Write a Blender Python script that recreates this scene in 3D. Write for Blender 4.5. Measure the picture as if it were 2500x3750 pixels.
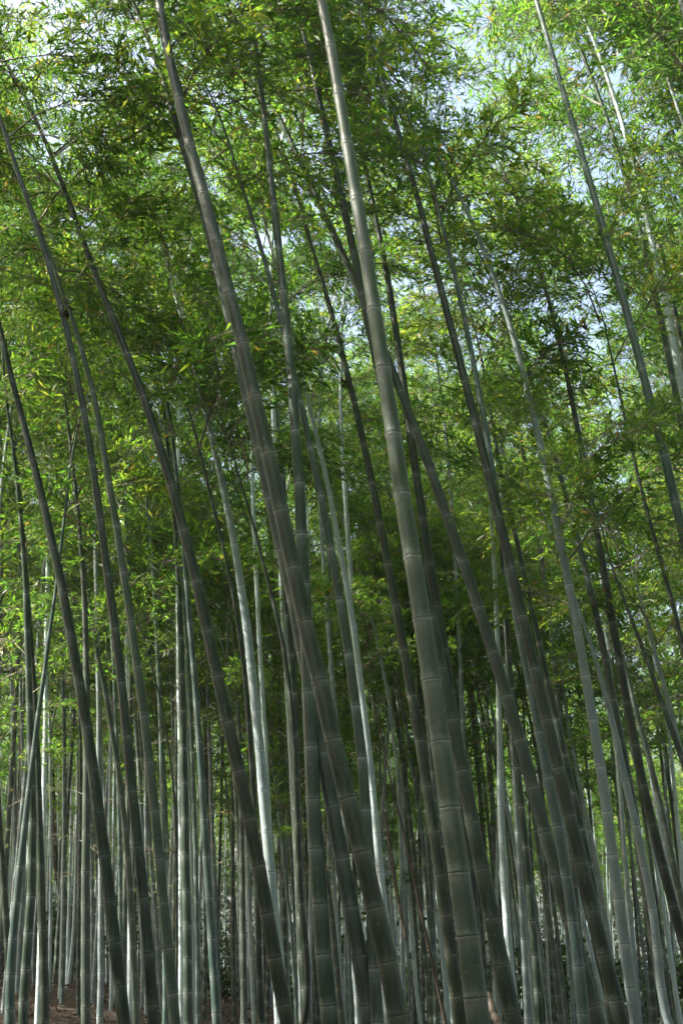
import bpy, math, random
import numpy as np
for o in list(bpy.data.objects): bpy.data.objects.remove(o)
scene = bpy.context.scene
COL = scene.collection
R = math.radians
rng = np.random.default_rng(11)
random.seed(11)

# ------------------------------------------------------------------ camera, sky, sun, exposure
EYE = 1.6
PITCH = R(20.0)
FPX = 4400.0                       # focal length in pixels of the 2500 x 3750 photograph
cam_data = bpy.data.cameras.new('camera')
cam = bpy.data.objects.new('camera', cam_data); COL.objects.link(cam)
cam.location = (0, 0, EYE); cam.rotation_euler = (R(90) + PITCH, 0, 0)
cam_data.sensor_fit = 'VERTICAL'; cam_data.sensor_height = 36.0
cam_data.lens = FPX / 3750 * 36.0
cam_data.clip_start = 0.05; cam_data.clip_end = 1500
scene.camera = cam

SUN_EL, SUN_AZ = R(47), R(-96)     # azimuth from +Y (view direction), negative = left
world = bpy.data.worlds.new('World'); scene.world = world; world.use_nodes = True
wn = world.node_tree.nodes; wl = world.node_tree.links
bg = wn['Background']
sky = wn.new('ShaderNodeTexSky'); sky.sky_type = 'NISHITA'; sky.sun_disc = False
sky.sun_elevation = SUN_EL; sky.sun_rotation = SUN_AZ
sky.air_density = 1.3; sky.dust_density = 8.0; sky.ozone_density = 1.0
wl.new(sky.outputs[0], bg.inputs[0]); bg.inputs[1].default_value = 0.15
sun_d = bpy.data.lights.new('sun', 'SUN'); sun_d.energy = 5.0; sun_d.angle = R(0.5); sun_d.color = (1.0, .93, .82)
sun = bpy.data.objects.new('sun', sun_d); COL.objects.link(sun)
sx, sy, sz = math.sin(SUN_AZ)*math.cos(SUN_EL), math.cos(SUN_AZ)*math.cos(SUN_EL), math.sin(SUN_EL)
from mathutils import Vector
sun.rotation_euler = Vector((sx, sy, sz)).to_track_quat('Z', 'Y').to_euler()
scene.view_settings.view_transform = 'Standard'; scene.view_settings.look = 'None'
scene.view_settings.gamma = 1.0; scene.view_settings.exposure = 1.8
scene.cycles.max_bounces = 8; scene.cycles.diffuse_bounces = 4; scene.cycles.transmission_bounces = 6
scene.cycles.use_denoising = True
DENS = {'near': 1., 'mid': .95, 'far': .72, 'fill': .54, 'grove': .44}
N_EDGE, N_FILL, FILL_NEAR, FILL_FAR = 46, 134, 14, 29
GROVE = (620, 230, 240, 150, 140)
HAZE = .0008

# ------------------------------------------------------------------ materials
def new_mat(name):
    m = bpy.data.materials.new(name); m.use_nodes = True
    nt = m.node_tree; nt.nodes.clear()
    out = nt.nodes.new('ShaderNodeOutputMaterial')
    return m, nt, out
def node(nt, kind, **kw):
    n = nt.nodes.new(kind)
    for k, v in kw.items(): setattr(n, k, v)
    return n
def ramp(nt, fac, stops):
    r = nt.nodes.new('ShaderNodeValToRGB'); nt.links.new(fac, r.inputs[0])
    e = r.color_ramp.elements
    while len(e) < len(stops): e.new(.5)
    for el, (p, c) in zip(e, stops): el.position = p; el.color = (*c, 1) if len(c) == 3 else c
    return r.outputs[0]
def mixc(nt, fac, a, b, mode='MIX'):
    n = nt.nodes.new('ShaderNodeMix'); n.data_type = 'RGBA'; n.blend_type = mode
    for sock, v in ((n.inputs[0], fac), (n.inputs[6], a), (n.inputs[7], b)):
        if hasattr(v, 'links'): nt.links.new(v, sock)
        elif isinstance(v, (int, float)): sock.default_value = v
        else: sock.default_value = (*v, 1)
    return n.outputs[2]
def math_n(nt, op, a, b=None):
    n = nt.nodes.new('ShaderNodeMath'); n.operation = op
    for s, v in ((n.inputs[0], a), (n.inputs[1], b)):
        if v is None: continue
        if hasattr(v, 'links'): nt.links.new(v, s)
        else: s.default_value = v
    return n.outputs[0]

def culm_mat(name, base, alt, bloom, bloom_amt, rough):
    """bamboo skin: streaks along the stem, dark node scar, waxy white bloom ring, mottled ageing"""
    m, nt, out = new_mat(name)
    b = node(nt, 'ShaderNodeBsdfPrincipled')
    tc = node(nt, 'ShaderNodeTexCoord'); oi = node(nt, 'ShaderNodeObjectInfo')
    mp = node(nt, 'ShaderNodeMapping'); mp.inputs[3].default_value = (60, 60, 1.6)
    nt.links.new(tc.outputs['Object'], mp.inputs[0])
    n1 = node(nt, 'ShaderNodeTexNoise'); n1.inputs['Scale'].default_value = 1.0; n1.inputs['Detail'].default_value = 4
    nt.links.new(mp.outputs[0], n1.inputs[0])
    n2 = node(nt, 'ShaderNodeTexNoise'); n2.inputs['Scale'].default_value = 2.6; n2.inputs['Detail'].default_value = 5; n2.inputs['Roughness'].default_value = .65
    nt.links.new(tc.outputs['Object'], n2.inputs[0])
    n3 = node(nt, 'ShaderNodeTexNoise'); n3.inputs['Scale'].default_value = 45; n3.inputs['Detail'].default_value = 3
    nt.links.new(tc.outputs['Object'], n3.inputs[0])
    c = mixc(nt, ramp(nt, n2.outputs[0], [(.38, (0,0,0)), (.66, (1,1,1))]), base, alt)
    c = mixc(nt, ramp(nt, n1.outputs[0], [(.45, (0,0,0)), (.8, (.22,.22,.22))]), c, bloom)
    n4 = node(nt, 'ShaderNodeTexNoise'); n4.inputs['Scale'].default_value = .9; n4.inputs['Detail'].default_value = 3
    nt.links.new(tc.outputs['Object'], n4.inputs[0])
    c = mixc(nt, ramp(nt, n4.outputs[0], [(.5, (0,0,0)), (.72, (.5,.5,.5))]), c, tuple(q*w for q, w in zip(base, (1.4, 1.3, .65))))
    n5 = node(nt, 'ShaderNodeTexNoise'); n5.inputs['Scale'].default_value = 14; n5.inputs['Detail'].default_value = 6; n5.inputs['Roughness'].default_value = .75
    nt.links.new(tc.outputs['Object'], n5.inputs[0])
    c = mixc(nt, ramp(nt, n5.outputs[0], [(.55, (0,0,0)), (.68, (.4,.4,.4))]), c, tuple(q*.5 for q in base))
    rv = math_n(nt, 'MULTIPLY_ADD', oi.outputs['Random'], .45); nt.nodes[-1].inputs[2].default_value = .78
    hs = node(nt, 'ShaderNodeHueSaturation'); nt.links.new(c, hs.inputs['Color']); nt.links.new(rv, hs.inputs['Value'])
    c = hs.outputs[0]
    ab = node(nt, 'ShaderNodeAttribute'); ab.attribute_name = 'below'
    aa = node(nt, 'ShaderNodeAttribute'); aa.attribute_name = 'above'
    vb = math_n(nt, 'MULTIPLY', ab.outputs['Fac'], 5.0); va = math_n(nt, 'MULTIPLY', aa.outputs['Fac'], 5.0)      # 0..0.2 m -> 0..1
    wax = ramp(nt, vb, [(0, (0,0,0)), (.006, (0,0,0)), (.02, (1,1,1)), (.05, (.95,.95,.95)), (.10, (.5,.5,.5)), (.25, (.2,.2,.2)), (.6, (.05,.05,.05)), (1, (0,0,0))])
    lip = ramp(nt, va, [(0, (0,0,0)), (.03, (0,0,0)), (.045, (.45,.45,.45)), (.1, (.12,.12,.12)), (.2, (0,0,0))])
    wx = math_n(nt, 'MULTIPLY', math_n(nt, 'MAXIMUM', wax, lip), math_n(nt, 'MULTIPLY_ADD', n3.outputs[0], bloom_amt*1.4))
    c = mixc(nt, wx, c, bloom)
    scar = math_n(nt, 'MULTIPLY', ramp(nt, va, [(0, (1,1,1)), (.024, (1,1,1)), (.04, (0,0,0))]), ramp(nt, vb, [(0, (1,1,1)), (.004, (1,1,1)), (.012, (1,1,1)), (.02, (0,0,0)), (.9, (0,0,0)), (.95, (1,1,1))]))
    c = mixc(nt, math_n(nt, 'MULTIPLY', scar, .8), c, (.035, .03, .022))
    spots = ramp(nt, n3.outputs[0], [(.66, (0,0,0)), (.76, (.5,.5,.5))])
    c = mixc(nt, spots, c, (.30, .30, .26))
    nt.links.new(c, b.inputs['Base Color'])
    nt.links.new(math_n(nt, 'MULTIPLY_ADD', n2.outputs[0], .3), b.inputs['Roughness']); nt.nodes[-1].inputs[2].default_value = rough-.15
    b.inputs['Specular IOR Level'].default_value = .6
    bp = node(nt, 'ShaderNodeBump'); bp.inputs['Strength'].default_value = .12; bp.inputs['Distance'].default_value = .004
    nt.links.new(n1.outputs[0], bp.inputs['Height']); nt.links.new(bp.outputs[0], b.inputs['Normal'])
    nt.links.new(b.outputs[0], out.inputs[0])
    return m
CM = {
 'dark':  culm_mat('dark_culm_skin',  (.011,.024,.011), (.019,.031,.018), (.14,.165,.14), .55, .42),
 'dark2': culm_mat('lit_dark_culm_skin', (.020,.036,.017), (.032,.048,.027), (.20,.21,.17), .6, .4),  # dark skin lightened, putting some of the sunlight into the colour
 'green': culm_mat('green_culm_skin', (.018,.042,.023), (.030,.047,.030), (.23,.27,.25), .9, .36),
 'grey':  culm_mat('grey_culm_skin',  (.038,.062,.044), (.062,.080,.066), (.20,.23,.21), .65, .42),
 'grey2': culm_mat('lit_grey_culm_skin',(.044,.076,.044), (.078,.104,.074), (.26,.28,.25), .6, .4),  # lighter copy of grey; sunlit brightness partly put into the colour
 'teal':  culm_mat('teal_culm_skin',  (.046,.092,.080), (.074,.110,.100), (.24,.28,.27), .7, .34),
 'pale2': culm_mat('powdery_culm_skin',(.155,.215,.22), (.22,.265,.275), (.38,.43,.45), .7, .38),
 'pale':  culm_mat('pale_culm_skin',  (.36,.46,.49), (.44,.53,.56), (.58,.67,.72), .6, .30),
 'brown': culm_mat('dead_culm_skin',  (.045,.03,.019), (.07,.052,.036), (.11,.095,.075), .5, .6),
}
def leaf_mat(name, cols, trans, gloss=.35):
    m, nt, out = new_mat(name)
    at = node(nt, 'ShaderNodeAttribute'); at.attribute_name = 'tint'
    c = ramp(nt, at.outputs['Fac'], cols)
    b = node(nt, 'ShaderNodeBsdfPrincipled'); nt.links.new(c, b.inputs['Base Color'])
    b.inputs['Roughness'].default_value = .42; b.inputs['Specular IOR Level'].default_value = gloss
    t = node(nt, 'ShaderNodeBsdfTranslucent')
    g = node(nt, 'ShaderNodeHueSaturation'); g.inputs['Hue'].default_value = .485; g.inputs['Saturation'].default_value = 1.12; g.inputs['Value'].default_value = trans
    nt.links.new(c, g.inputs['Color']); nt.links.new(g.outputs[0], t.inputs[0])
    mx = node(nt, 'ShaderNodeMixShader'); mx.inputs[0].default_value = .5
    nt.links.new(b.outputs[0], mx.inputs[1]); nt.links.new(t.outputs[0], mx.inputs[2])
    nt.links.new(mx.outputs[0], out.inputs[0])
    return m
LEAF = leaf_mat('bamboo_leaf', [(0, (.024,.066,.014)), (.45, (.049,.113,.021)), (.8, (.096,.152,.026)), (.96, (.14,.16,.035)), (1, (.18,.125,.035))], 3.8)
SHRUB_LEAF = leaf_mat('shrub_leaf', [(0, (.010,.026,.008)), (.7, (.026,.052,.013)), (1, (.055,.085,.02))], 1.3)  # leaf tones lowered so the far foliage looks shaded by its colour
DRY_LEAF = leaf_mat('dry_leaf', [(0, (.034,.021,.014)), (.5, (.07,.046,.031)), (.85, (.12,.08,.055)), (1, (.25,.18,.13))], .8, .2)
def plain_mat(name, a, b_, scale, rough=.7, stretch=(1,1,1)):
    m, nt, out = new_mat(name)
    b = node(nt, 'ShaderNodeBsdfPrincipled'); tc = node(nt, 'ShaderNodeTexCoord')
    mp = node(nt, 'ShaderNodeMapping'); mp.inputs[3].default_value = stretch
    nt.links.new(tc.outputs['Object'], mp.inputs[0])
    n = node(nt, 'ShaderNodeTexNoise'); n.inputs['Scale'].default_value = scale; n.inputs['Detail'].default_value = 6; n.inputs['Roughness'].default_value = .65
    nt.links.new(mp.outputs[0], n.inputs[0])
    nt.links.new(ramp(nt, n.outputs[0], [(.35, a), (.68, b_)]), b.inputs['Base Color'])
    b.inputs['Roughness'].default_value = rough
    bp = node(nt, 'ShaderNodeBump'); bp.inputs['Strength'].default_value = .5; bp.inputs['Distance'].default_value = .03
    nt.links.new(n.outputs[0], bp.inputs['Height']); nt.links.new(bp.outputs[0], b.inputs['Normal'])
    nt.links.new(b.outputs[0], out.inputs[0])
    return m
TWIG = plain_mat('bamboo_twig', (.11,.10,.06), (.30,.27,.20), 9)
BARK = plain_mat('dark_bark', (.018,.013,.010), (.045,.034,.026), 7, .9, (3,3,.6))
SOIL = plain_mat('leaf_mould', (.02,.013,.009), (.055,.036,.026), 5, .9)

# ------------------------------------------------------------------ mesh helpers
def make_mesh(name, V, Q, mats, mat_idx=None, smooth=False, attrs=None):
    """V (n,3); Q (m,4) quads; attrs {name: (domain, values)}"""
    me = bpy.data.meshes.new(name)
    V = np.ascontiguousarray(V, np.float32); Q = np.ascontiguousarray(Q, np.int32)
    me.vertices.add(len(V)); me.vertices.foreach_set('co', V.ravel())
    me.loops.add(Q.size); me.loops.foreach_set('vertex_index', Q.ravel())
    me.polygons.add(len(Q)); me.polygons.foreach_set('loop_start', np.arange(len(Q), dtype=np.int32)*4)
    if smooth: me.polygons.foreach_set('use_smooth', np.ones(len(Q), bool))
    for m in mats: me.materials.append(m)
    if mat_idx is not None: me.polygons.foreach_set('material_index', np.asarray(mat_idx, np.int32))
    for k, (dom, val) in (attrs or {}).items():
        a = me.attributes.new(k, 'FLOAT', dom); a.data.foreach_set('value', np.asarray(val, np.float32))
    me.update(calc_edges=True)
    return me
def link(name, me, parent=None, loc=None):
    o = bpy.data.objects.new(name, me); COL.objects.link(o)
    if parent is not None: o.parent = parent
    if loc is not None: o.location = loc
    return o
def empty(name, loc, label, cat, group=None):
    o = bpy.data.objects.new(name, None); COL.objects.link(o); o.location = loc
    o.empty_display_size = .1
    o['label'] = label; o['category'] = cat
    if group: o['group'] = group
    return o
def norm(v): return v/np.maximum(np.linalg.norm(v, axis=-1, keepdims=True), 1e-9)

def sweep(P, rad, nseg):
    """quad tube round the polyline P (n,3) with radii rad (n)"""
    T = norm(np.gradient(P, axis=0)); n = len(P)
    ref = np.array([1., .13, 0.]); 
    A = norm(np.cross(T, ref)); B = np.cross(T, A)
    th = np.linspace(0, 2*np.pi, nseg, endpoint=False)
    V = P[:, None] + rad[:, None, None]*(np.cos(th)[None, :, None]*A[:, None] + np.sin(th)[None, :, None]*B[:, None])
    i = np.arange(n-1)[:, None]*nseg; j = np.arange(nseg)[None]; k = (j+1) % nseg
    Q = np.stack([i+j, i+k, i+nseg+k, i+nseg+j], -1).reshape(-1, 4)
    return V.reshape(-1, 3), Q

def ground_z(x, y):
    x = np.asarray(x, float); y = np.asarray(y, float)
    s = lambda a, b, t: (lambda u: u*u*(3-2*u))(np.clip((t-a)/(b-a), 0, 1))
    left = 1-s(-5.5, 1.5, x)
    z = .95*s(10, 22, y)*left - .045*np.clip(y-26, 0, 60)
    return z + .05*np.sin(x*.9+y*.4) + .04*np.sin(y*1.3-x*.5) + .03*np.sin(x*2.3+1.7*y)

# photograph coordinates (1568 x 2352 survey grid) -> the upright plane the stem grew in
K = 2500/1568
cp, sp_ = math.cos(PITCH), math.sin(PITCH)
def place(u, v, Y0, k=0.):
    xn = (u-784)*K/FPX; yn = (1176-v)*K/FPX
    t = (Y0 + EYE*k)/((cp-yn*sp_) - k*(sp_+yn*cp))
    return np.stack([t*xn, t*(cp-yn*sp_), EYE+t*(sp_+yn*cp)], -1), t

# ------------------------------------------------------------------ bamboo
def branch_proto(seed, n_twig, n_leaf, leaf_len, length):
    """one side branch growing along +X (drooping in -Z): sticks + leaves. returns V,Q,mat,tint"""
    g = np.random.default_rng(seed)
    Vs, Qs, M, Tn = [], [], [], []; off = 0
    def stick(P, r):
        nonlocal off
        V, Q = sweep(P, r, 3); Vs.append(V); Qs.append(Q+off); off += len(V)
        M.append(np.ones(len(Q), int)); Tn.append(np.zeros(len(Q)))
    s = np.linspace(0, 1, 6)
    bend = g.uniform(.25, .6)
    axis = np.stack([length*s*(1-.12*s), g.normal(0, .05)*s*length + .04*np.sin(5*s+seed), length*(.25*s - bend*s*s)], -1)
    stick(axis, np.linspace(.006, .0016, 6))
    L = []
    for i in range(n_twig):
        a = g.uniform(.22, 1.0); p = np.array([np.interp(a, s, axis[:, c]) for c in range(3)])
        yaw = g.choice([-1, 1])*g.uniform(.3, 1.25); el = g.normal(.05, .45)
        ln = g.uniform(.16, .42)*length*(1.15-.5*a)
        d = np.array([math.cos(yaw)*math.cos(el), math.sin(yaw)*math.cos(el), math.sin(el)])
        q = np.linspace(0, 1, 4)[:, None]
        tw = p + d*ln*q + np.array([0, 0, -1.])*ln*.45*q*q
        stick(tw, np.linspace(.0022, .0009, 4))
        nl = max(1, int(g.normal(n_leaf, n_leaf*.25)))
        b = g.uniform(.25, 1.02, nl)
        base = np.stack([np.interp(b, q[:, 0], tw[:, c]) for c in range(3)], -1)
        dd = np.repeat(d[None], nl, 0) + g.normal(0, .68, (nl, 3)) + np.array([0, 0, -.3])
        L.append((base, norm(dd)))
    base = np.concatenate([l[0] for l in L]); d = np.concatenate([l[1] for l in L]); n = len(base)
    ll = leaf_len*g.uniform(.6, 1.25, n)[:, None]; wd = ll*g.uniform(.085, .12, n)[:, None]
    up = norm(np.array([0, 0, 1.]) + g.normal(0, .6, (n, 3)))
    side = norm(np.cross(d, up)); nrm = np.cross(side, d)
    tip = base + d*ll - np.array([0, 0, .06])*ll
    mid = base + d*ll*.42 + nrm*ll*.05
    V = np.stack([base, mid+side*wd, tip, mid-side*wd], 1).reshape(-1, 3)
    Vs.append(V); Qs.append(np.arange(4*n).reshape(-1, 4)+off); M.append(np.zeros(n, int))
    Tn.append(np.where(g.random(n) < .008, 1., np.clip(g.normal(.42, .24, n), 0, .93)))
    return np.concatenate(Vs), np.concatenate(Qs), np.concatenate(M), np.concatenate(Tn)
PROTO = {
 'near': [branch_proto(100+i, 48, 10, .066, 1.0) for i in range(9)],
 'mid':  [branch_proto(200+i, 44, 9, .070, 1.0) for i in range(9)],
 'far':  [branch_proto(300+i, 32, 8, .088, 1.0) for i in range(8)],
 'grove':[branch_proto(500+i, 17, 6, .17, 1.0) for i in range(6)],
 'bare': [branch_proto(400+i, 8, 1, .07, 1.0) for i in range(4)],
}
def stamp(spots, lod, tint_shift=0.):
    """spots: list of (pos, azimuth, elevation, roll, scale) -> merged branches"""
    leafV, leafQ, leafT, stV, stQ = [], [], [], [], []; lo = so = 0
    for pos, az, el, roll, sc, ld in spots:
        V, Q, M, T = PROTO[ld or lod][rng.integers(len(PROTO[ld or lod]))]
        ca, sa, ce, se = math.cos(az), math.sin(az), math.cos(el), math.sin(el)
        Rm = np.array([[ca, -sa, 0], [sa, ca, 0], [0, 0, 1]]) @ np.array([[ce, 0, -se], [0, 1, 0], [se, 0, ce]])
        if roll: Rm = Rm @ np.array([[1, 0, 0], [0, -1, 0], [0, 0, 1]])
        W = (V*sc) @ Rm.T + pos
        q = Q[M == 0]; i0 = q.min()
        leafV.append(W[i0:]); leafQ.append(q-i0+lo); lo += len(W)-i0
        t0 = T[M == 0]; leafT.append(np.where(t0 > .97, t0, np.clip(t0 + tint_shift + rng.normal(0, .08), 0, .93)))
        stV.append(W[:i0]); stQ.append(Q[M == 1]+so); so += i0
    if not spots: return None
    return np.concatenate(leafV), np.concatenate(leafQ), np.concatenate(leafT), np.concatenate(stV), np.concatenate(stQ)

SKY_GAPS = [(1085,150,55,105), (1385,625,60,80), (1430,960,65,125), (135,20,25,20), (800,770,22,18), (300,190,20,24), (1230,30,25,30)]
def in_gap(p, grow_=1.):
    """open windows between neighbouring crowns"""
    d = p - np.array([0, 0, EYE]); t = d[1]*cp + d[2]*sp_
    if t <= 0: return False
    u = 784 + d[0]/t*FPX/K; v = 1176 - (-d[1]*sp_ + d[2]*cp)/t*FPX/K
    for a, b, ra, rb in SKY_GAPS:
        if ((u-a)/ra)**2 + ((v-b)/rb)**2 < grow_: return True
    return False

def build_culm_mesh(P, rad, inter, nseg):
    """P dense centreline from the foot up, rad radii; node rings every `inter` metres with a swollen lip"""
    seg = np.linalg.norm(np.diff(P, axis=0), axis=1); S = np.concatenate([[0], np.cumsum(seg)]); L = S[-1]
    nodes = []; s = inter*rng.uniform(.1, .6); k = 0
    while s < L-.05:
        nodes.append(s); k += 1
        s += inter*min(1.25, .72+.035*k)*rng.uniform(.94, 1.06)
    offs = np.array([-.075, -.028, -.010, -.004, 0, .004, .009, .02, .075]); prof = np.array([1, 1.0, 1.018, 1.072, 1.045, 1.025, 1.07, 1.012, 1])
    ss, ff, nd = [0.], [1.], [.2]
    for i, nn in enumerate(nodes):
        for o_, f_ in zip(offs, prof):
            if 0 < nn+o_ < L: ss.append(nn+o_); ff.append(f_); nd.append(o_)
        nx = nodes[i+1] if i+1 < len(nodes) else L
        if nx-nn > .2: ss.append((nn+nx)/2); ff.append(1.); nd.append(.2)
    ss.append(L); ff.append(1.); nd.append(.2)
    ss = np.array(ss); order = np.argsort(ss); ss = ss[order]; ff = np.array(ff)[order]; nd = np.array(nd)[order]
    keep = np.concatenate([[True], np.diff(ss) > 1e-4]); ss, ff, nd = ss[keep], ff[keep], nd[keep]
    C = np.stack([np.interp(ss, S, P[:, c]) for c in range(3)], -1)
    kn = np.array([0.]+nodes+[L]); kink = rng.normal(0, .0022, (len(kn), 2))              # stems turn a little at every node
    C[:, 0] += np.interp(ss, kn, kink[:, 0]); C[:, 1] += np.interp(ss, kn, kink[:, 1])
    r = np.interp(ss, S, rad)*ff
    V, Q = sweep(C, r, nseg)
    below = np.where(nd <= 0, -nd, .2); above = np.where(nd >= 0, nd, .2)
    return V, Q, {'below': ('POINT', np.repeat(below, nseg)), 'above': ('POINT', np.repeat(above, nseg))}, nodes, S

def bamboo_parts(P, rad, org, z_leaf, lod, inter=.32, nseg=14, gaps=True, dens=1.0, bare_from=None):
    """stem and side branches of one bamboo, foot at the origin of its own space"""
    V, Q, nd, nodes, S = build_culm_mesh(P, rad, inter, nseg)
    spots = []; az0 = rng.uniform(0, 6.28)
    top = P[-1, 2]+org[2]
    for i, nn in enumerate(nodes):
        p = np.array([np.interp(nn, S, P[:, c]) for c in range(3)]); z = p[2]+org[2]
        az = az0 + i*math.pi + rng.normal(0, .5)
        if z < z_leaf:
            if bare_from is not None and z > bare_from and rng.random() < .85:
                spots.append((p, az, rng.uniform(.1, .7), 0, rng.uniform(.5, 1.1), 'bare'))
            continue
        h = (z-z_leaf)/max(top-z_leaf, .5)
        sc = (.8+.95*math.sin(math.pi*min(1, .12+.88*h))) * (1-.40*h)
        for sgn in (-.6, .6):
            if rng.random() > dens: continue
            a = az+sgn+rng.normal(0, .25); el = rng.uniform(.2, .85)+.3*h
            l_ = sc*rng.uniform(.7, 1.3)
            mid = p+org+l_*.6*np.array([math.cos(a), math.sin(a), .25])
            if gaps and in_gap(mid): continue
            spots.append((p, a, el, rng.random() < .5, l_, None))
    return V, Q, nd, stamp(spots, lod, rng.normal(0, .10)), len(spots)

def grow(name, label, kind, P, rad, z_leaf, lod, group=None, **kw):
    """a bamboo: Empty at the foot > culm, crown (its leafy side branches)"""
    root = empty(name, P[0], label, 'bamboo', group)
    V, Q, nd, st, n = bamboo_parts(P-P[0], rad, np.array(P[0]), z_leaf, lod, **kw)
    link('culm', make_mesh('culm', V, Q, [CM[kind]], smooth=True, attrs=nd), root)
    if st:
        lv, lq, lt, sv, sq = st
        link('crown', make_mesh('crown', np.concatenate([lv, sv]), np.concatenate([lq, sq+len(lv)]), [LEAF, TWIG],
             np.concatenate([np.zeros(len(lq)), np.ones(len(sq))]), attrs={'tint': ('FACE', np.concatenate([lt, np.zeros(len(sq))]))}), root)
    return root

def survey(line):
    label, kind, d, lead, pts = line
    a = np.array([[float(q) for q in p.split(',')] for p in pts.split()])
    u, v, w = a.T; n = len(a)
    vv = np.linspace(v[0], v[-1], 60); vc, vs = v.mean(), (v[-1]-v[0])/2
    deg = 6 if n >= 14 else 4 if n >= 8 else 3
    uu = np.polyval(np.polyfit((v-vc)/vs, u, deg), (vv-vc)/vs)
    ww = np.maximum(np.polyval(np.polyfit((v-vc)/vs, w, 2), (vv-vc)/vs), w.min()*.85)
    # distance of the stem from its real thickness where it is best seen
    vr = min(v[-1], 2150); wr = np.interp(vr, vv, ww)
    t_ref = d*FPX/(wr*K)
    yn = (1176-vr)*K/FPX; Y0 = t_ref*(cp-yn*sp_)
    k = rng.normal(0, .012)
    P, t = place(uu, vv, Y0, k)
    rad = ww*K*t/(2*FPX)
    P, rad = P[::-1], rad[::-1]                       # foot first
    # down to the ground
    gz = ground_z(P[0, 0], P[0, 1])
    if P[0, 2] > gz-.05:
        T = norm(P[0]-P[4]); dz = P[0, 2]-gz+.12; m = 8
        T = norm(T*.6 + np.array([0, 0, -.6])) ; ext = []
        for j in range(m, 0, -1): ext.append(P[0] + T/abs(T[2])*dz*j/m)
        P = np.concatenate([np.array(ext), P]); rad = np.concatenate([np.full(m, rad[0])*np.linspace(1.04, 1, m), rad])
    else:
        keep = P[:, 2] > ground_z(P[:, 0], P[:, 1])-.12
        P, rad = P[keep], rad[keep]
    # up to the hidden tip
    zt = P[-1, 2]; T = norm(P[-1]-P[-6]); Ls = np.clip(rad[-1]/.0062, 1.2, 6.5); m = 24
    q = np.arange(1, m+1)/m
    side = np.array([math.copysign(1, T[0] or 1), rng.normal(0, .3), 0])
    ext = P[-1] + T*Ls*q[:, None] + side*Ls*.22*(q**3)[:, None] - np.array([0, 0, 1])*Ls*.12*(q**3)[:, None]
    P = np.concatenate([P, ext]); rad = np.concatenate([rad, rad[-1]*(1-q*.93)])
    lod = 'near' if Y0 < 11 else 'mid' if Y0 < 21 else 'far'
    return label, kind, P, rad, zt-min(lead, .35 if Y0 < 14 else .8), lod, Y0
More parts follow.
